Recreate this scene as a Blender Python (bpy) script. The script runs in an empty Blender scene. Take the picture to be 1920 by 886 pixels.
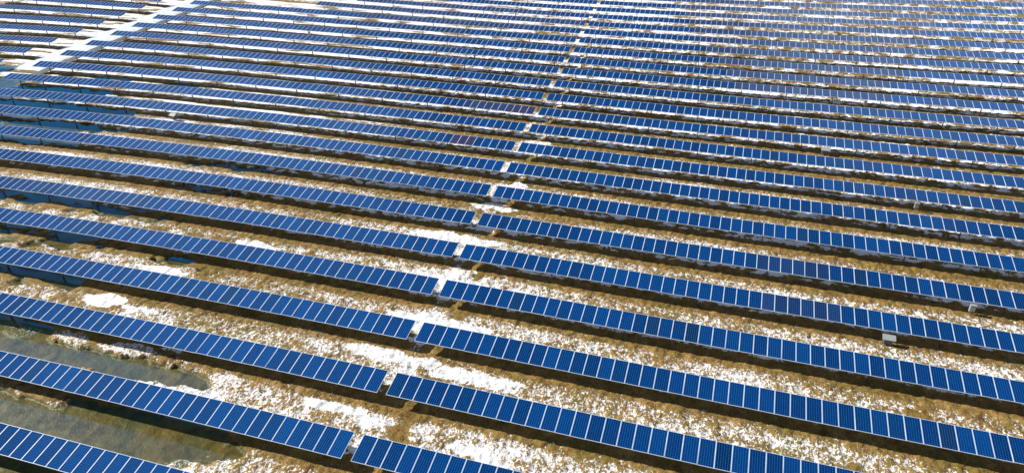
import bpy, math, random
import numpy as np
from mathutils import Matrix, Vector

rng = np.random.default_rng(7)
random.seed(7)
scene = bpy.context.scene
C = scene.collection

# ------------------------------------------------------------------ site layout
PITCH = 6.0930          # metres from row to row
DEPTH = 1.9641          # module length
TILT = math.radians(11.2)
GAP = 0.673             # gap between the two tables of a row
SKEW = -0.4582          # how far the gap steps sideways per row
YO = [0.97, 0.561, 0.364, 0.128, -0.057, -0.25, -0.293, -0.286, -0.304, -0.51, -0.416, -0.353,
      -0.436, -0.47, -0.136, -0.25, -0.144, 0.087, 0.143, 0.075, 0.25, 0.29, 0.295]
GROUND = -1.60          # ground level below the high edge of the modules
TERMS = [(2, 0), (3, 0), (0, 2), (0, 3), (1, 1), (2, 1), (1, 2), (1, 3), (3, 1), (2, 2)]
COEF = [-0.1189, 0.2551, -0.3406, 0.1838, 0.0559, 0.4711, 0.569, -0.1855, -0.1679, -0.0987]
CT, ST = math.cos(TILT), math.sin(TILT)


def terr(x, y):
    """gently rolling land (the survey of the site)"""
    X = np.clip(x, -152, 92) / 50.0
    Y = (np.clip(y, -8, 165) - 50) / 50.0
    X = np.where((X < -1.7) & (Y < -0.3), np.maximum(X, -1.7 + 0.25 * (X + 1.7)), X)
    z = 0
    for c, (a, b) in zip(COEF, TERMS):
        z = z + c * X ** a * Y ** b
    return z


def row_y(i):
    return PITCH * i + (YO[i] if 0 <= i < len(YO) else (1.4 if i < 0 else 0.3))


# ------------------------------------------------------------------ noise in numpy
def _hash(ix, iy, seed):
    h = (ix.astype(np.int64) * 374761393 + iy.astype(np.int64) * 668265263 + seed * 974634777) & 0xFFFFFFFF
    h = ((h ^ (h >> 13)) * 1274126177) & 0xFFFFFFFF
    h = h ^ (h >> 16)
    return (h & 0xFFFFFF) / float(0xFFFFFF)


def vnoise(x, y, seed=0):
    ix, iy = np.floor(x), np.floor(y)
    fx, fy = x - ix, y - iy
    fx = fx * fx * fx * (fx * (fx * 6 - 15) + 10)
    fy = fy * fy * fy * (fy * (fy * 6 - 15) + 10)
    a, b = _hash(ix, iy, seed), _hash(ix + 1, iy, seed)
    c, d = _hash(ix, iy + 1, seed), _hash(ix + 1, iy + 1, seed)
    return (a * (1 - fx) + b * fx) * (1 - fy) + (c * (1 - fx) + d * fx) * fy


def fbm(x, y, seed=0, octv=3, gain=0.5):
    s, a, t = 0, 1.0, 0
    for k in range(octv):
        # rotate every octave so that the lattice does not show
        ca, sa = math.cos(0.6 + 1.1 * k), math.sin(0.6 + 1.1 * k)
        s = s + a * vnoise((x * ca - y * sa) * 2 ** k + 17.3 * k, (x * sa + y * ca) * 2 ** k - 5.1 * k, seed + k)
        t += a
        a *= gain
    return s / t


def sstep(a, b, x):
    t = np.clip((x - a) / (b - a), 0, 1)
    return t * t * (3 - 2 * t)


# ------------------------------------------------------------------ where snow lies and water stands
# solid patches of snow: x, y, half length, half width, strength
PATCH = [(4.4, 15.0, 3.2, 0.75, .75), (2.0, 14.9, 1.6, .55, .6), (6.6, 14.6, 1.5, .4, .5), (-3.3, 15.5, 2.6, .8, .7), (-5.6, 15.6, 1.6, .6, .6),
         (-.9, 15.4, 1.6, .6, .6), (-4.2, 9.6, 2.6, .55, .75), (-1.4, 8.9, 1.2, .8, .7), (5.9, 8.6, 1.9, .6, .75),
         (7.6, 8.0, 1.2, .4, .6), (-30, 15.4, 2.6, .7, .8), (-25.9, 15.2, 2.2, .5, .6), (-28.7, 20.6, 3, .55, .75), (-22.4, 26.4, 3, .55, .7),
         (-1.0, 20.2, 4.5, .9, .75), (4, 19.6, 3.5, .45, .6), (-4.6, 33.2, 5, .9, .8), (-3.2, 26.4, 4.5, .8, .6), (-1.2, 27, 1.2, 1.6, .4),
         (-3, 40.2, 3, .8, .6), (-34, 10.6, 1.8, .7, .34), (-29, 10.7, 2.6, .7, .36), (-23, 10.7, 2.6, .6, .36), (-26, 12.2, 2, .4, .3), (-19.5, 11.6, 1.2, .5, .5),
         (-3, 57.5, 2.2, 1.2, .6), (-2.3, 45.5, 1.2, 1.4, .6), (-14, 9.6, 1.6, .5, .3)]
# bare ground: ruts, trampled spots
BARE = [(0.8, 8.6, .9, .8, .9), (-.4, 4.9, 1.0, .6, .4), (26, 16.8, 1.6, .35, .6), (34.2, 20, .8, .8, .4), (25.2, 8.5, .5, 1.6, .9)]
# standing water: x, y, half length, half width
POND = [(-33, 8.9, 17.5, 1.35), (-19.5, 9.0, 5.0, 1.2), (-36, 10.0, 5, 2.6), (-29, 2.2, 18, 2.5), (-16, 4.0, 7.5, 1.9), (-21, -1.8, 10, 2.6),
        (-43, 12.9, 9.5, 1.3), (-46, 16.9, 11.8, 2.3), (-38.5, 16.6, 6, .9), (-48, 23.2, 13, 2.4), (-27.5, 22.3, 3.4, .75), (-52, 29.3, 17, 1.9),
        (-40.5, 28.4, 7, .9), (-84, 44, 24, 3.0), (-67, 42.2, 9, 1.4), (-82, 51, 23, 2.9), (-66, 46.9, 9, 1.3), (-84, 57, 18, 2.6), (-71, 53.0, 11, 1.2),
        (-86.5, 63, 8, 1.7), (-76, 59.3, 6.5, .9), (-96, 60, 6, 3.5), (-34.5, 35.3, 6.5, .4), (-35, 41.2, 7.5, .5), (-62, 64.2, 5, .9), (-76, 65, 4.5, .8), (-101, 66, 4, 2.2)]


def blobs(x, y, L, warp=0.35, seed=50):
    wx = x + warp * 2.2 * (fbm(x * .55, y * .9, seed, 3) - .5) * 2
    wy = y + warp * (fbm(x * .6, y * 1.1, seed + 9, 3) - .5) * 2.4
    m = np.zeros_like(x)
    for b in L:
        k = b[4] if len(b) > 4 else 1.0
        q = ((wx - b[0]) / b[2]) ** 2 + ((wy - b[1]) / b[3]) ** 2
        m = np.maximum(m, k * sstep(1.25, .55, q))
    return m


def row_phase(x, y):
    """metres behind the high edge of the row just in front, 0..PITCH"""
    yy = np.array([row_y(i) for i in range(-3, 60)])
    idx = np.clip(np.searchsorted(yy, y) - 1, 0, len(yy) - 2)
    return y - yy[idx], idx - 3


def site_fields(x, y):
    r, idx = row_phase(x, y)
    # r: 0 high edge of row idx ... PITCH high edge of next; the next row's panels cover PITCH-DEPTH..PITCH
    near_edge = PITCH - DEPTH * CT
    xr = x - SKEW * y / PITCH
    big = fbm(x * .09, y * .35, 3, 3)
    streak = fbm(x * .22, y * 1.25, 21, 4)
    flake = fbm(x * 1.5, y * 2.4, 15, 2)
    mid = fbm(x * .7, y * .9, 31, 3)
    # zones
    west = sstep(-12, -40, xr) * sstep(42, 60, y)                # frozen, snow covered west
    north = sstep(95, 118, y) * sstep(45, 5, xr)                 # snow covered north
    east = sstep(18, 34, x) * sstep(70, 40, y)                   # thin cover in the east
    ne = sstep(14, 30, x) * sstep(62, 84, y)
    d = 0.46 + 0.40 * (mid - .5) + .45 * (big - .5)
    d = d - 0.05 * east
    d = d + ne * ((big - .5) * 2.2 - .25)
    d = d + np.maximum(west, north * .75) * (.22 + 2.6 * (streak - .46))
    clump = fbm(x * 1.0, y * .62, 41, 3)
    mott = sstep(52, 70, y) * (1 - west)
    d = np.maximum(d, .34 * ne) + mott * (clump - .5) * 1.2
    # thin golden fringe in front of each row, whiter behind the row
    fr = sstep(near_edge - 1.15, near_edge - .35, r + 1.0 * (mid - .5))
    open_ = 1 - np.maximum(west, np.maximum(north, ne) * .7)
    d = d - fr * .34 * open_ * (r < near_edge + .4)
    d = d + .14 * sstep(1.6, .4, r) * sstep(.0, .25, r) * open_
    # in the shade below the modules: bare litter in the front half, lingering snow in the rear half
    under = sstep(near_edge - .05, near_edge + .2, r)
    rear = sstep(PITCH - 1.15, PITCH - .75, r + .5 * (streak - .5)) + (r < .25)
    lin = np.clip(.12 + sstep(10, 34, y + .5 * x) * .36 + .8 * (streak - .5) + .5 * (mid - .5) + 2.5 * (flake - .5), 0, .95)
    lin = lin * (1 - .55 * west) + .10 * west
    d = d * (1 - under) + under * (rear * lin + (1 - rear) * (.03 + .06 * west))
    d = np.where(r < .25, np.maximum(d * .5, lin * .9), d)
    # at the gaps the snow lies right through
    gx = xr + GAP * .5
    gap = np.exp(-(gx / .55) ** 2)
    d = d + gap * (.25 + .5 * (big - .5)) * (y > 12)
    # strip that the sun reaches through every gap: thawed
    sun = np.exp(-((gx - 2.15) / .42) ** 2)
    d = d - sun * .8 * sstep(near_edge - 1.9, near_edge - .5, r) * (y < 62)
    d = d - sun * .35 * (y < 42)
    pt = blobs(x, y, PATCH, .45, 50)
    br = blobs(x, y, BARE, .4, 77)
    pond = blobs(x, y, POND, .9, 61)
    d = np.where(pt > .2, np.maximum(d, .30 + .76 * pt * (1 - .65 * (pond > .1))), d)
    d = d - br
    # hummocks of dark litter break the water up
    hum = sstep(.56, .44, fbm(x * .42, y * 1.05, 133, 3))
    hz = np.where((y > 11.6) & (y < 34), .8, np.where(y >= 34, .22, .0))
    pond = pond * (1 - hz * hum)
    # islands of snow and tussocks in the shallow water
    ice = sstep(.5, .7, fbm(x * .5, y * 1.1, 91, 3) + .22 * (pt > .25))
    swl = sstep(-12, -24, xr) * sstep(34, 26, y)
    d = d - .10 * swl * (pt < .25) * (1 - .8 * sstep(.45, .62, mid))
    d = d * (1 - pond * (1 - .9 * (pt > .3)))
    # track in the north west
    return np.clip(d, 0, 1.2), pond, west, r


# ------------------------------------------------------------------ materials
def mat(name):
    m = bpy.data.materials.new(name)
    m.use_nodes = True
    nt = m.node_tree
    nt.nodes.clear()
    out = nt.nodes.new('ShaderNodeOutputMaterial')
    return m, nt, out


class N:
    def __init__(s, nt):
        s.nt = nt

    def __call__(s, typ, **kw):
        n = s.nt.nodes.new(typ)
        for k, v in kw.items():
            setattr(n, k, v)
        return n

    def link(s, a, b):
        s.nt.links.new(a, b)

    def math(s, op, a, b=None, clamp=False):
        n = s('ShaderNodeMath', operation=op, use_clamp=clamp)
        for k, v in enumerate((a, b)):
            if v is None:
                continue
            if hasattr(v, 'is_linked'):
                s.link(v, n.inputs[k])
            else:
                n.inputs[k].default_value = v
        return n.outputs[0]

    def mix(s, f, a, b, blend='MIX'):
        n = s('ShaderNodeMix', data_type='RGBA', blend_type=blend)
        for sock, v in ((n.inputs[0], f), (n.inputs[6], a), (n.inputs[7], b)):
            if hasattr(v, 'is_linked'):
                s.link(v, sock)
            else:
                sock.default_value = v if not isinstance(v, tuple) or len(v) == 4 else (*v, 1)
        return n.outputs[2]

    def ramp(s, f, stops):
        n = s('ShaderNodeValToRGB')
        e = n.color_ramp.elements
        while len(e) < len(stops):
            e.new(.5)
        for k, (p, c) in enumerate(stops):
            e[k].position = p
            e[k].color = (*c, 1) if isinstance(c, tuple) else (c, c, c, 1)
        s.link(f, n.inputs[0])
        return n.outputs[0]

    def noise(s, vec, scale, detail=2, rough=.5, dist=0.0):
        n = s('ShaderNodeTexNoise')
        n.inputs['Scale'].default_value = scale
        n.inputs['Detail'].default_value = detail
        n.inputs['Roughness'].default_value = rough
        n.inputs['Distortion'].default_value = dist
        s.link(vec, n.inputs['Vector'])
        return n.outputs['Fac']


def principled(n, out, base=None, rough=.6, metal=0.0, spec=None):
    b = n('ShaderNodeBsdfPrincipled')
    if base is not None:
        if hasattr(base, 'is_linked'):
            n.link(base, b.inputs['Base Color'])
        else:
            b.inputs['Base Color'].default_value = (*base, 1)
    b.inputs['Roughness'].default_value = rough
    b.inputs['Metallic'].default_value = metal
    if spec is not None:
        b.inputs['Specular IOR Level'].default_value = spec
    n.link(b.outputs[0], out.inputs[0])
    return b


def ground_material():
    m, nt, out = mat('thawing_ground')
    n = N(nt)
    pos0 = n('ShaderNodeNewGeometry').outputs['Position']
    mp = n('ShaderNodeMapping')
    mp.inputs['Scale'].default_value = (1, .68, 1)
    mp.inputs['Rotation'].default_value = (0, 0, .25)
    n.link(pos0, mp.inputs['Vector'])
    pos = mp.outputs[0]
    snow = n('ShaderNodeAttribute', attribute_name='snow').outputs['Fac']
    tus = n('ShaderNodeAttribute', attribute_name='tussock').outputs['Fac']
    pond = n('ShaderNodeAttribute', attribute_name='wet').outputs['Fac']
    f1 = n.noise(pos, 5.6, 3, .6, .6)
    f2 = n.noise(pos, 12.0, 2, .6)
    big = n.noise(pos, .35, 3, .6)
    mid = n.noise(pos, 1.3, 3, .6)
    # dry grass and leaf litter
    c = n.ramp(mid, [(.28, (.10, .060, .018)), (.42, (.23, .142, .036)), (.58, (.33, .210, .060)), (.75, (.42, .285, .110))])
    olive = n.ramp(f1, [(.3, (.10, .082, .012)), (.7, (.27, .20, .04))])
    c = n.mix(n.ramp(big, [(.48, 0.0), (.66, .7)]), c, olive)
    red = n.ramp(n.noise(pos, .6, 2, .5), [(.55, 0.0), (.75, .45)])
    c = n.mix(red, c, (.28, .15, .05))
    c = n.mix(n.ramp(f2, [(.34, .8), (.54, 0.0)]), c, (.045, .028, .011))
    # mud below the water
    mud = n.ramp(n.noise(pos, .8, 4, .65, .6), [(.3, (.065, .040, .008)), (.5, (.180, .115, .022)), (.7, (.26, .180, .055))])
    mud = n.mix(n.ramp(n.noise(pos, .22, 2, .5), [(.46, 0.0), (.64, .7)]), mud, (.085, .092, .040))
    c = n.mix(n.ramp(pond, [(.2, 0.0), (.55, 1.0)]), c, mud)
    # snow where the cover outgrows the tussocks
    v = n.math('ADD', n.math('MULTIPLY', n.math('SUBTRACT', f1, .5), 1.75), n.math('MULTIPLY', n.math('SUBTRACT', tus, .5), .34))
    v = n.math('ADD', v, n.math('MULTIPLY', n.math('SUBTRACT', f2, .5), 1.0))
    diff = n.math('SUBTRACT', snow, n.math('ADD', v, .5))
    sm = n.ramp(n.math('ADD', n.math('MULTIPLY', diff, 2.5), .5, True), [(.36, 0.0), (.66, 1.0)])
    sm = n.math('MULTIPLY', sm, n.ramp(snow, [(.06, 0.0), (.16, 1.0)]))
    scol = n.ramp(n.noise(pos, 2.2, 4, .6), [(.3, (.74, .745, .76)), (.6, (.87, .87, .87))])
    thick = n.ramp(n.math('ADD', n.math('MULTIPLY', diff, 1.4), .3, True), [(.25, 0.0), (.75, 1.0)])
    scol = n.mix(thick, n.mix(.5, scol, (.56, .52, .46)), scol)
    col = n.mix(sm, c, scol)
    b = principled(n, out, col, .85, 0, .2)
    n.link(n.ramp(pond, [(.2, .85), (.7, .4)]), b.inputs['Roughness'])
    bump = n('ShaderNodeBump')
    bump.inputs['Strength'].default_value = .55
    bump.inputs['Distance'].default_value = .09
    n.link(n.math('ADD', n.math('MULTIPLY', f1, .8), n.math('MULTIPLY', f2, .5)), bump.inputs['Height'])
    n.link(bump.outputs[0], b.inputs['Normal'])
    return m


def glass_material(name, lw):
    """deep blue silicon cells under glass: 6 x 12 cells, bus bars and white corners"""
    m, nt, out = mat(name)
    n = N(nt)
    oc = n('ShaderNodeTexCoord').outputs['Object']
    sep = n('ShaderNodeSeparateXYZ')
    n.link(oc, sep.inputs[0])
    gx = n.math('MULTIPLY', n.math('SUBTRACT', sep.outputs[0], .045), 6 / .90)
    gy = n.math('MULTIPLY', n.math('ADD', sep.outputs[1], DEPTH - .045), 12 / (DEPTH - .09))
    fx = n.math('ABSOLUTE', n.math('SUBTRACT', n.math('FRACT', gx), .5))      # 0 centre .. .5 edge
    fy = n.math('ABSOLUTE', n.math('SUBTRACT', n.math('FRACT', gy), .5))
    lx = n.math('GREATER_THAN', fx, .5 - lw)
    ly = n.math('GREATER_THAN', fy, .5 - lw * .62)
    corner = n.math('GREATER_THAN', n.math('ADD', fx, fy), .905)
    info = n('ShaderNodeObjectInfo')
    # every cell and every module its own shade of blue
    cell = n('ShaderNodeTexWhiteNoise', noise_dimensions='3D')
    comb = n('ShaderNodeCombineXYZ')
    n.link(n.math('FLOOR', gx), comb.inputs[0])
    n.link(n.math('FLOOR', gy), comb.inputs[1])
    n.link(info.outputs['Random'], comb.inputs[2])
    n.link(comb.outputs[0], cell.inputs['Vector'])
    tone = n.math('ADD', n.math('MULTIPLY', cell.outputs['Value'], .25), n.math('MULTIPLY', info.outputs['Random'], .75))
    c = n.ramp(tone, [(0.0, (.0006, .018, .092)), (.5, (.0007, .029, .136)), (1.0, (.0008, .041, .178))])
    # tint per module (some batches are violet; north east also carries painted haze)
    c = n.mix(1.0, c, info.outputs['Color'], 'MULTIPLY')
    line = (.04, .21, .50)
    c = n.mix(n.math('MULTIPLY', lx, .85), c, line)
    c = n.mix(n.math('MULTIPLY', ly, .65), c, line)
    edge = n.math('MAXIMUM', n.math('GREATER_THAN', n.math('ABSOLUTE', n.math('SUBTRACT', sep.outputs[0], .495)), .4535),
                  n.math('GREATER_THAN', n.math('ABSOLUTE', n.math('ADD', sep.outputs[1], DEPTH / 2)), DEPTH / 2 - .042))
    c = n.mix(edge, c, (.02, .09, .26))
    b = principled(n, out, c, .10, 0, .34)
    b.inputs['Specular Tint'].default_value = (.16, .58, 1.0, 1)     # blue anti-reflection coating
    return m


def simple(name, base, rough, metal=0.0, var=.15, scale=6.0, spec=.5):
    m, nt, out = mat(name)
    n = N(nt)
    pos = n('ShaderNodeNewGeometry').outputs['Position']
    f = n.noise(pos, scale, 4, .6)
    lo = tuple(v * (1 - var) for v in base)
    hi = tuple(min(1, v * (1 + var)) for v in base)
    principled(n, out, n.ramp(f, [(.3, lo), (.7, hi)]), rough, metal, spec)
    return m


def water_material():
    m, nt, out = mat('shallow_water')
    n = N(nt)
    pos = n('ShaderNodeNewGeometry').outputs['Position']
    f = n.noise(pos, 2.5, 3, .55)
    bump = n('ShaderNodeBump')
    bump.inputs['Strength'].default_value = .12
    bump.inputs['Distance'].default_value = .02
    n.link(f, bump.inputs['Height'])
    lw = n('ShaderNodeLayerWeight')
    lw.inputs['Blend'].default_value = .5
    n.link(bump.outputs[0], lw.inputs['Normal'])
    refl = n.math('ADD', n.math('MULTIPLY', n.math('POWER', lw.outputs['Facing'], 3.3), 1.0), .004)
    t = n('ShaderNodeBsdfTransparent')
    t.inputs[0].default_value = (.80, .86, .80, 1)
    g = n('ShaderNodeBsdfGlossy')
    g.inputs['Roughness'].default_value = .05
    g.inputs['Color'].default_value = (.08, .62, 1, 1)  # blue of the reflected sky put into the gloss colour
    n.link(bump.outputs[0], g.inputs['Normal'])
    mx = n('ShaderNodeMixShader')
    n.link(refl, mx.inputs[0])
    n.link(t.outputs[0], mx.inputs[1])
    n.link(g.outputs[0], mx.inputs[2])
    n.link(mx.outputs[0], out.inputs[0])
    return m


M_GROUND = ground_material()
M_GLASS = glass_material('solar_cells', .040)
M_FRAME = simple('anodised_aluminium', (.66, .70, .75), .45, .0, .06, 3.0)
M_BACK = simple('white_backsheet', (.62, .63, .65), .6, 0, .05)
M_STEEL = simple('galvanised_steel', (.30, .31, .32), .5, .55, .2, 9)
M_TUBE = simple('galvanised_tube', (.42, .43, .45), .45, .5, .12, 4)
M_BOX = simple('pale_painted_sheet', (.33, .35, .345), .5, 0, .06, 5)
M_BOXSIDE = simple('grey_painted_sheet', (.10, .105, .11), .5, 0, .1, 5)
M_DARK = simple('dark_plastic', (.03, .03, .032), .5, 0, .1)
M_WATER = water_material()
M_GRASS = simple('dry_grass', (.27, .165, .05), .85, 0, .45, 3.0, .2)
M_GRAVEL = simple('wet_gravel', (.105, .11, .118), .75, 0, .35, 5.0, .3)
M_TRACK = simple('trodden_snow', (.66, .70, .76), .8, 0, .22, 1.3, .2)


# ------------------------------------------------------------------ mesh helpers
class MB:
    def __init__(s):
        s.v, s.f, s.m = [], [], []

    def box(s, x0, x1, y0, y1, z0, z1, mi=0, T=None):
        k = len(s.v)
        pts = [(x, y, z) for z in (z0, z1) for y in (y0, y1) for x in (x0, x1)]
        if T is not None:
            pts = [tuple(T @ Vector(q)) for q in pts]
        s.v += pts
        for q in ((0, 2, 3, 1), (4, 5, 7, 6), (0, 1, 5, 4), (2, 6, 7, 3), (0, 4, 6, 2), (1, 3, 7, 5)):
            s.f.append(tuple(k + a for a in q))
            s.m.append(mi)

    def quad(s, pts, mi=0):
        k = len(s.v)
        s.v += pts
        s.f.append((k, k + 1, k + 2, k + 3))
        s.m.append(mi)

    def mesh(s, name, mats):
        me = bpy.data.meshes.new(name)
        me.from_pydata(s.v, [], s.f)
        for mm in mats:
            me.materials.append(mm)
        me.polygons.foreach_set('material_index', s.m)
        me.update()
        return me


def link(name, me, parent=None, loc=None, mtx=None):
    o = bpy.data.objects.new(name, me)
    C.objects.link(o)
    if parent is not None:
        o.parent = parent
    if mtx is not None:
        o.matrix_basis = mtx
    elif loc is not None:
        o.location = loc
    return o


def tag(o, label=None, cat=None, group=None, kind=None):
    for k, v in (('label', label), ('category', cat), ('group', group), ('kind', kind)):
        if v:
            o[k] = v
    return o


# ------------------------------------------------------------------ the ground
def axis(parts):
    out = []
    for a, b, st in parts:
        out.append(np.arange(a, b, st))
    return np.concatenate(out)


xs = axis([(-900, -300, 120), (-300, -165, 20), (-165, -112, .8), (-112, -45, .27), (-45, -28, .16), (-28, 46, .115), (46, 80, .24), (80, 110, 1.2), (110, 300, 20), (300, 901, 120)])
ys = axis([(-300, -30, 30), (-30, -4, 1.2), (-4, 34, .125), (34, 60, .17), (60, 100, .24), (100, 165, .36), (165, 200, 2.5), (200, 420, 20), (420, 1221, 160)])
GX, GY = np.meshgrid(xs, ys)
gx, gy = GX.ravel(), GY.ravel()
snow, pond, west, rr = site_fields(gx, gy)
base = terr(gx, gy) + GROUND
lump = fbm(gx * 2.6, gy * 2.2, 5, 2)
lump2 = fbm(gx * 5.2, gy * 4.4, 8, 2)
tus = np.clip((lump * .65 + lump2 * .35 - .5) * 1.7 + .5, 0, 1)
swell = fbm(gx * .25, gy * .4, 12, 3)
hgt = .02 + .17 * tus * (1 - .75 * west) + .08 * swell
# the crop of stalks in front of every row stands a little higher
isl = blobs(gx, gy, PATCH, .45, 50)
hgt = hgt - (.20 - .13 * sstep(.2, .5, isl)) * sstep(.12, .75, pond) - .70 * hgt * sstep(.02, .3, pond)
# track bed: no tussocks
xr_ = gx - SKEW * gy / PITCH
bed = sstep(-94.6, -93.4, xr_) * sstep(-84.6, -86.0, xr_) * sstep(61, 64, gy)
hgt = hgt * (1 - .85 * bed)
gz = base + hgt
nx, ny = len(xs), len(ys)
me = bpy.data.meshes.new('ground')
me.vertices.add(nx * ny)
co = np.stack([gx, gy, gz], 1).astype(np.float32)
me.vertices.foreach_set('co', co.ravel())
iy, ix = np.meshgrid(np.arange(ny - 1), np.arange(nx - 1), indexing='ij')
q0 = (iy * nx + ix).ravel()
quads = np.stack([q0, q0 + 1, q0 + nx + 1, q0 + nx], 1).astype(np.int32)
me.loops.add(quads.size)
me.loops.foreach_set('vertex_index', quads.ravel())
me.polygons.add(len(quads))
me.polygons.foreach_set('loop_start', np.arange(0, quads.size, 4, dtype=np.int32))
me.polygons.foreach_set('use_smooth', np.ones(len(quads), dtype=bool))
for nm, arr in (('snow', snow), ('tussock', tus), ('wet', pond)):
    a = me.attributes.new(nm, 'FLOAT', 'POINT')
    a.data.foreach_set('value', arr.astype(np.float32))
me.update(calc_edges=True)
me.materials.append(M_GROUND)
g = link('ground', me)
tag(g, kind='structure')


def ground_z(x, y):
    x = np.atleast_1d(np.asarray(x, float))
    y = np.atleast_1d(np.asarray(y, float))
    return terr(x, y) + GROUND


# shallow water standing in the hollows
wx = np.arange(-118, -3, .6)
wy = np.arange(-8, 70, .5)
WX, WY = np.meshgrid(wx, wy)
near = blobs(WX.ravel(), WY.ravel(), [(a, b, c + 2.0, d + 1.2) for a, b, c, d in POND], 0.0, 61).reshape(WX.shape) > .02
wz = terr(WX, WY) + GROUND - .028
vid = -np.ones(WX.shape, int)
verts, faces = [], []
for j in range(len(wy) - 1):
    for i in range(len(wx) - 1):
        if near[j, i] or near[j + 1, i] or near[j, i + 1] or near[j + 1, i + 1]:
            f = []
            for b, a in ((j, i), (j, i + 1), (j + 1, i + 1), (j + 1, i)):
                if vid[b, a] < 0:
                    vid[b, a] = len(verts)
                    verts.append((WX[b, a], WY[b, a], wz[b, a]))
                f.append(int(vid[b, a]))
            faces.append(f)
me = bpy.data.meshes.new('flood_water')
me.from_pydata(verts, [], faces)
me.polygons.foreach_set('use_smooth', [True] * len(faces))
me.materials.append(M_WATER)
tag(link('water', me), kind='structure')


# track between the two blocks in the north west: trodden snow with a gravel edge
def ribbon(name, xa, xb, y0, y1, dz, m, wob, seed):
    yy = np.arange(y0, y1, .6)
    k = 8
    v, f = [], []
    for j, y in enumerate(yy):
        for i in range(k + 1):
            t = i / k
            e = wob * (float(vnoise(np.array([y * .55 + i * 0]), np.array([seed + (i > k / 2) * 9.0]), seed)[0]) - .5) * 2 * (1 if i in (0, k) else 0)
            x = xa + (xb - xa) * t + SKEW * y / PITCH + e
            z = float(terr(x, y)) + GROUND + dz - (.12 if i in (0, k) else 0)
            v.append((x, y, z))
    for j in range(len(yy) - 1):
        for i in range(k):
            a = j * (k + 1) + i
            f.append((a, a + 1, a + k + 2, a + k + 1))
    me = bpy.data.meshes.new(name)
    me.from_pydata(v, [], f)
    me.polygons.foreach_set('use_smooth', [True] * len(f))
    me.materials.append(m)
    return tag(link(name, me), kind='structure')


ribbon('snow_track', -93.6, -87.0, 66, 170, .085, M_TRACK, .5, 3)
ribbon('gravel_track', -87.3, -84.9, 62.5, 170, .090, M_GRAVEL, .35, 5)

# ------------------------------------------------------------------ dry grass tufts
def grass():
    V, F = [], []
    pts = []
    # denser where thatch shows
    cand = 26000
    X = rng.uniform(-30, 48, cand)
    Y = rng.uniform(1, 46, cand)
    s, p, w, r = site_fields(X, Y)
    keep = (p < .1) & (s < .34) & (rng.uniform(0, 1, cand) < np.where(r > PITCH - DEPTH - 1.3, .85, .5))
    X, Y = X[keep], Y[keep]
    Z = ground_z(X, Y) + .03
    for x, y, z in zip(X, Y, Z):
        n = random.randint(5, 8)
        hh = random.uniform(.12, .30)
        for k in range(n):
            a = random.uniform(0, 6.283)
            lean = random.uniform(.02, .16)
            w_ = random.uniform(.015, .035)
            bx, by = x + random.uniform(-.12, .12), y + random.uniform(-.1, .1)
            ca, sa = math.cos(a), math.sin(a)
            k0 = len(V)
            V += [(bx - sa * w_, by + ca * w_, z), (bx + sa * w_, by - ca * w_, z), (bx + ca * lean, by + sa * lean, z + hh * random.uniform(.6, 1))]
            F.append((k0, k0 + 1, k0 + 2))
    me = bpy.data.meshes.new('dry_grass')
    me.from_pydata(V, [], F)
    me.materials.append(M_GRASS)
    tag(link('dry_grass', me), 'dry golden grass tufts along the panel rows', 'grass', kind='stuff')


grass()

# ------------------------------------------------------------------ modules
MW = .990
FW = .023


def module_meshes():
    b = MB()   # laminate: glass above, white sheet below
    x0, x1, y0, y1 = .012, MW - .012, -DEPTH + .012, -.012
    b.quad([(x0, y0, 0), (x1, y0, 0), (x1, y1, 0), (x0, y1, 0)], 0)
    b.quad([(x0, y1, -.006), (x1, y1, -.006), (x1, y0, -.006), (x0, y0, -.006)], 1)
    # junction box on the back
    b.box(MW / 2 - .06, MW / 2 + .06, -.22, -.12, -.03, -.0065, 2)
    lam = b.mesh('laminate', [M_GLASS, M_BACK, M_DARK])

    def frame(b, mi):
        z0, z1 = -.040, .004
        b.box(0, MW, -DEPTH, -DEPTH + FW, z0, z1, mi)
        b.box(0, MW, -FW, 0, z0, z1, mi)
        b.box(0, FW, -DEPTH + FW, -FW, z0, z1, mi)
        b.box(MW - FW, MW, -DEPTH + FW, -FW, z0, z1, mi)
    f = MB()
    frame(f, 0)
    frm = f.mesh('frame', [M_FRAME])
    a = MB()
    a.quad([(x0, y0, 0), (x1, y0, 0), (x1, y1, 0), (x0, y1, 0)], 0)
    a.quad([(x0, y1, -.006), (x1, y1, -.006), (x1, y0, -.006), (x0, y0, -.006)], 1)
    frame(a, 2)
    return lam, frm, a.mesh('framed_module', [M_GLASS, M_BACK, M_FRAME])


LAM, FRM, FAR = module_meshes()


def post_mesh():
    b = MB()   # rolled H section driven into the ground, bearing saddle on top
    b.box(-.05, .05, -.075, -.063, -1.9, -.10)
    b.box(-.05, .05, .063, .075, -1.9, -.10)
    b.box(-.006, .006, -.063, .063, -1.9, -.10)
    b.box(-.05, .05, -.11, .11, -.100, -.085)
    b.box(-.04, .04, -.11, -.085, -.085, .05)
    b.box(-.04, .04, .085, .11, -.085, .05)
    return b.mesh('post', [M_STEEL])


POST = post_mesh()


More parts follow.
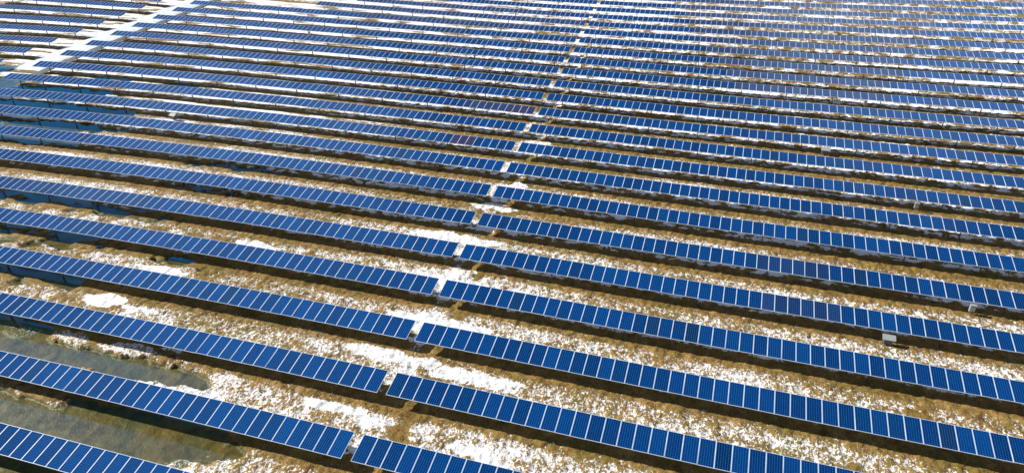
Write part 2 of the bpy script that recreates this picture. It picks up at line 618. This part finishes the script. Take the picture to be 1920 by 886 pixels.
def tube_mesh(x0, x1, zf, yf):
    """square torque tube below the middle of the modules, following the lie of the land, with clamps"""
    b = MB()
    n = max(2, int((x1 - x0) / 3))
    X = np.linspace(x0, x1, n + 1)
    h = .05
    ring = [(-h, -h), (h, -h), (h, h), (-h, h)]
    for k, x in enumerate(X):
        for a, c in ring:
            b.v.append((x, yf(x) + a, zf(x) + c))
    for k in range(n):
        for q in range(4):
            b.f.append((4 * k + q, 4 * k + (q + 1) % 4, 4 * (k + 1) + (q + 1) % 4, 4 * (k + 1) + q))
            b.m.append(0)
    b.f.append((3, 2, 1, 0))
    b.m.append(0)
    e = 4 * n
    b.f.append((e, e + 1, e + 2, e + 3))
    b.m.append(0)
    return b.mesh('torque_tube', [M_TUBE])


ORD = ['first', 'second', 'third', 'fourth', 'fifth', 'sixth', 'seventh', 'eighth', 'ninth', 'tenth', 'eleventh', 'twelfth', 'thirteenth',
       'fourteenth', 'fifteenth', 'sixteenth', 'seventeenth', 'eighteenth', 'nineteenth', 'twentieth', 'twenty-first', 'twenty-second',
       'twenty-third', 'twenty-fourth', 'twenty-fifth', 'twenty-sixth', 'twenty-seventh']


def table(i, xa, n, from_right, label, group, tint=None, yslope=0.0):
    """one row of modules; xa is the end at the gap (or track); runs left when from_right"""
    y0 = row_y(i)
    xl = xa - n if from_right else xa
    zb = float(ground_z(xa, y0 - DEPTH / 2)[0])
    root = bpy.data.objects.new('solar_panel_row', None)
    root.empty_display_size = .5
    C.objects.link(root)
    root.location = (xa, y0 - DEPTH * CT / 2, zb)
    tag(root, label, 'solar panel row', group)
    L = Vector(root.location)

    def yrow(x):
        return y0 + yslope * (xa - x)

    small = i > 12
    for k in range(n):
        x = xl + k + .005
        yy = yrow(x + .5)
        za = float(terr(x, yy))
        zc = float(terr(x + 1, yy))
        sl = math.atan2(zc - za, 1.0)
        jit = random.gauss(0, math.radians(.22))
        Rm = Matrix.Rotation(-sl, 4, 'Y') @ Matrix.Rotation(TILT + jit, 4, 'X')
        T = Matrix.Translation(Vector((x, yy, za)) - L) @ Rm
        col = (1, 1, 1, 1)
        u = random.random()
        if tint:
            kk = (n - 1 - k) if from_right else k      # counted from the gap
            for a, bb, c in tint:
                if a <= kk <= bb:
                    col = (*c, 1)
        if col == (1, 1, 1, 1) and u > .985:
            col = (6, .8, .62, 1)
        elif col == (1, 1, 1, 1) and u < .03:
            col = (1, .75, .72, 1)
        o = link('solar_panel', FAR if small else LAM, root, mtx=T)
        o.color = col
        if not small:
            link('frame', FRM, o)
    # tube and posts below the middle line
    dy = -DEPTH * CT / 2
    dz = -DEPTH * ST / 2 - .11

    me = tube_mesh(xl - L.x, xl + n - L.x, lambda x: float(terr(x + L.x, y0)) + dz - L.z, lambda x: yrow(x + L.x) + dy - L.y)
    link('torque_tube', me, root)
    px, ps = [], 2.18
    step = 6.22
    if from_right:
        ps = 1.62
        step = 6.6 if i < 9 else 7.0
    q = ps
    while q < n - .8:
        px.append(q)
        q += step
    if from_right and n >= 86:
        px = [v for v in px if v < n - 5] + [n - 2.6]
    for q in px:
        x = xa - q if from_right else xa + q
        link('post', POST, root, loc=Vector((x, yrow(x) + dy, float(terr(x, y0)) + dz)) - L)
    return root


LEFT_N = [30, 36, 42, 49, 55, 61, 68, 74, 81, 86, 86, 86, 86, 86, 86, 86, 86, 86, 86, 59, 52, 45, 36]
RIGHT_X = [None, 12.5, 27.5, 39.6, 41.1, 42.6, 44.2, 45.8, 47.3, 48.9, 50.4, 52.0, 53.6, 55.1, 56.8, 58.3, 59.9, 61.5, 63.0, 64.6, 66.1, 67.7, 69.2, 70.7, 72.3, 73.8]
VIO = (60, .85, .45)
VIO2 = (36, 1.15, .70)
VIO3 = (60, 1.8, .85)
TINT_L = {9: [(5, 7, VIO)], 11: [(0, 3, VIO), (4, 9, VIO2)], 5: [(34, 58, (12, .92, .75))], 19: [(0, 60, VIO2)], 20: [(8, 60, VIO2)], 18: [(10, 45, VIO2)], 17: [(20, 44, (14, 1, .75))]}
GL = 'solar panel rows left of the middle gap'
GR = 'solar panel rows right of the middle gap'
for i, n in enumerate(LEFT_N):
    w = ORD[i]
    if i == 0:
        lab = 'blue solar panel row with white speckled cells, cut off in the bottom left corner'
    else:
        lab = f'blue solar panel row left of the middle gap, {w} row up along the gap'
        lab = f'blue solar panel row left of the middle gap, its right end {ORD[i - 1]} from the bottom'
    if i >= 10 and i < 19:
        lab = f'blue solar panel row reaching from snowy track to middle gap, {ORD[i - 10]} beyond the flood'
    if i >= 19:
        lab = f'distant violet blue panel row left of the middle gap, {["fourth", "third", "second", "first"][i - 19]} from the top'
    table(i, SKEW * i - GAP, n, True, lab, GL, TINT_L.get(i), .02 if i >= 19 else 0.0)
for i in range(1, 26):
    xa = SKEW * i
    n = min(86, int(RIGHT_X[i] - xa) + 6)
    lab = f'blue solar panel row right of the middle gap, its left end {ORD[i - 1]} from the bottom'
    if i > 16:
        lab = f'distant blue solar panel row right of the middle gap, {ORD[25 - i]} from the top'
    tint = []
    if i in (5, 6):
        tint = [(26, 31, (14, .9, .72))]
    if i >= 14:       # violet modules in the north east, partly haze and glare put into the tint
        c0 = int(36 + (i - 14) * .6)
        w0 = int(10 + (i - 14) * 1.8)
        tint = [(c0 - w0, c0 + w0, VIO3 if i > 20 else VIO2)]
    table(i, xa, n, False, lab, GR, tint)
for i in range(11, 19):
    xa = -94.4 + SKEW * i
    xv = {11: -101, 12: -108, 13: -115, 14: -122, 15: -129, 16: -136, 17: -138, 18: -130}[i]
    n = int(xa - xv) + 6
    lab = f'blue solar panel row left of the snowy track, {ORD[i - 11]} from its lower end'
    table(i, xa, n, True, lab, 'solar panel rows left of the snowy track', None)


# ------------------------------------------------------------------ inverters and small cabinets
def canopy_inverter(x, y, label, rot=0.0, s=1.0):
    zb = float(ground_z(x, y)[0])
    root = bpy.data.objects.new('inverter_station', None)
    C.objects.link(root)
    root.location = (x, y, zb)
    root.rotation_euler = (0, 0, rot)
    root.scale = (s, s, s)
    tag(root, label, 'inverter', 'inverters in front of the panel rows')
    b = MB()
    T = Matrix.Translation((0, 0, .98)) @ Matrix.Rotation(math.radians(24), 4, 'X')
    b.box(-.52, .52, -.29, .29, -.012, .012, 0, T)
    b.box(-.52, .52, -.302, -.29, -.05, .012, 0, T)
    b.box(-.532, -.52, -.29, .29, -.05, .012, 0, T)
    b.box(.52, .532, -.29, .29, -.05, .012, 0, T)
    link('sun_cover', b.mesh('sun_cover', [M_BOX]), root)
    b = MB()
    b.box(-.34, .34, -.12, .13, .28, .76)
    for k in range(7):
        b.box(-.30 + k * .092, -.28 + k * .092, .13, .17, .32, .72)
    link('cabinet', b.mesh('cabinet', [M_BOXSIDE]), root)
    b = MB()
    b.box(-.26, .26, -.128, -.1205, .34, .70)
    b.box(.18, .22, -.150, -.128, .50, .56)
    link('door', b.mesh('door', [M_BOXSIDE]), root)
    for sx in (-1, 1):
        b = MB()
        b.box(sx * .40 - .03, sx * .40 + .03, .14, .20, -.4, 1.03)
        link('leg', b.mesh('leg', [M_STEEL]), root)
    return root


def slim_cabinet(x, y, label, h=1.15):
    zb = float(ground_z(x, y)[0])
    root = bpy.data.objects.new('combiner_box', None)
    C.objects.link(root)
    root.location = (x, y, zb)
    tag(root, label, 'combiner box', 'combiner boxes on posts')
    b = MB()
    b.box(-.20, .20, -.11, .11, h - .60, h)
    b.box(-.23, .23, -.15, .13, h, h + .025)
    link('cabinet', b.mesh('cabinet', [M_BOX]), root)
    b = MB()
    b.box(-.17, .17, -.122, -.1105, h - .56, h - .04)
    b.box(.11, .14, -.14, -.122, h - .34, h - .26)
    link('door', b.mesh('door', [M_BOX]), root)
    b = MB()
    b.box(-.04, .04, .112, .18, -.4, h - .1)
    link('post', b.mesh('post', [M_STEEL]), root)
    return root


def fy(i):
    return row_y(i) - DEPTH * CT


canopy_inverter(33.2, fy(5) - .35, 'pale sloping inverter cover in the right foreground, largest of its kind', 0.0, .88)
canopy_inverter(-52.9, fy(9) - .55, 'pale inverter cover in the dark strip near the left flooded rows', -.15, .95)
canopy_inverter(30.9, fy(11) - .25, 'pale inverter cover below a middle row in the right half', 0.0, .95)
canopy_inverter(29.0, fy(18) - .7, 'small far inverter cover standing on a white snow strip', 0.0)
canopy_inverter(27.3, fy(22) - .7, 'tiny inverter cover near the top edge on bright snow', 0.0)
slim_cabinet(-57.9, fy(16) - .4, 'small pale cabinet on bright snow, left part of the site')
slim_cabinet(38.9, fy(9) - .25, 'slim pale cabinet beside a post on shaded snow, right edge rows', 1.1)
slim_cabinet(40.2, fy(6) - .25, 'slim pale cabinet at a post over the darkest shade, lower right', 1.1)
slim_cabinet(37.2, fy(14) - .3, 'slim white cabinet in a tan grass strip, upper right', 1.2)

# ------------------------------------------------------------------ light
SUN_EL = math.radians(33.5)
sun_dir = Vector((-1.49, -0.04, 0)).normalized() * math.cos(SUN_EL) + Vector((0, 0, math.sin(SUN_EL)))   # towards the sun
sd = bpy.data.lights.new('sun', 'SUN')
sd.energy = 5.0
sd.angle = math.radians(.53)
sd.color = (1.0, .945, .86)
so = bpy.data.objects.new('sun', sd)
C.objects.link(so)
so.rotation_euler = sun_dir.to_track_quat('Z', 'Y').to_euler()
so.location = (-60, 0, 80)

w = bpy.data.worlds.new('World')
scene.world = w
w.use_nodes = True
nt = w.node_tree
sky = nt.nodes.new('ShaderNodeTexSky')
sky.sky_type = 'NISHITA'
sky.sun_disc = False
sky.sun_elevation = SUN_EL
sky.sun_rotation = math.atan2(sun_dir.x, sun_dir.y)
sky.altitude = 200
sky.air_density = 1.0
sky.dust_density = .3
sky.ozone_density = 3.0
bg = nt.nodes['Background']
bg.inputs[1].default_value = .054
wn = N(nt)
tc = wn('ShaderNodeTexCoord').outputs['Generated']
cn = wn.noise(tc, 3.2, 5, .6, .4)
mask = 0
for az, el, wdt in ((-53, 42, .955), (-64, 50, .955), (16, 33, .965)):  # unseen bright clouds, added to brighten reflections in the modules
    dd = wn('ShaderNodeVectorMath', operation='DOT_PRODUCT')
    wn.link(tc, dd.inputs[0])
    dd.inputs[1].default_value = (math.sin(math.radians(az)) * math.cos(math.radians(el)), math.cos(math.radians(az)) * math.cos(math.radians(el)), math.sin(math.radians(el)))
    mk = wn.math('MULTIPLY', wn.math('SUBTRACT', dd.outputs['Value'], wdt), 1 / (1 - wdt), True)
    mask = mk if mask == 0 else wn.math('MAXIMUM', mask, mk)
cov = wn.ramp(wn.math('ADD', wn.math('MULTIPLY', mask, .55), wn.math('SUBTRACT', cn, .42)), [(.10, 0.0), (.45, 1.0)])
added_clouds = wn.mix(wn.math('MULTIPLY', cov, wn.math('GREATER_THAN', mask, .001)), sky.outputs[0], (10, 14, 21, 1))
nt.links.new(added_clouds, bg.inputs[0])

# ------------------------------------------------------------------ camera
f_px, pit, rol, yaw = 1329.95, 0.5316, -0.0002, -0.3012
cy, sy, cp, sp = math.cos(yaw), math.sin(yaw), math.cos(pit), math.sin(pit)
fwd = Vector((sy * cp, cy * cp, -sp))
right = Vector((cy, -sy, 0))
up = right.cross(fwd)
r_ = math.cos(rol) * right + math.sin(rol) * up
u_ = -math.sin(rol) * right + math.cos(rol) * up
cam = bpy.data.cameras.new('camera')
cam.sensor_width = 36
cam.lens = f_px * 36 / 1920
cam.clip_start = .5
cam.clip_end = 4000
co_ = bpy.data.objects.new('camera', cam)
C.objects.link(co_)
Mx = Matrix(((r_.x, u_.x, -fwd.x, 18.2745), (r_.y, u_.y, -fwd.y, -21.7798), (r_.z, u_.z, -fwd.z, 33.5075), (0, 0, 0, 1)))
co_.matrix_world = Mx
scene.camera = co_

vs = scene.view_settings
vs.view_transform = 'Standard'
vs.look = 'None'
vs.gamma = 1
vs.use_curve_mapping = False
vs.exposure = .50
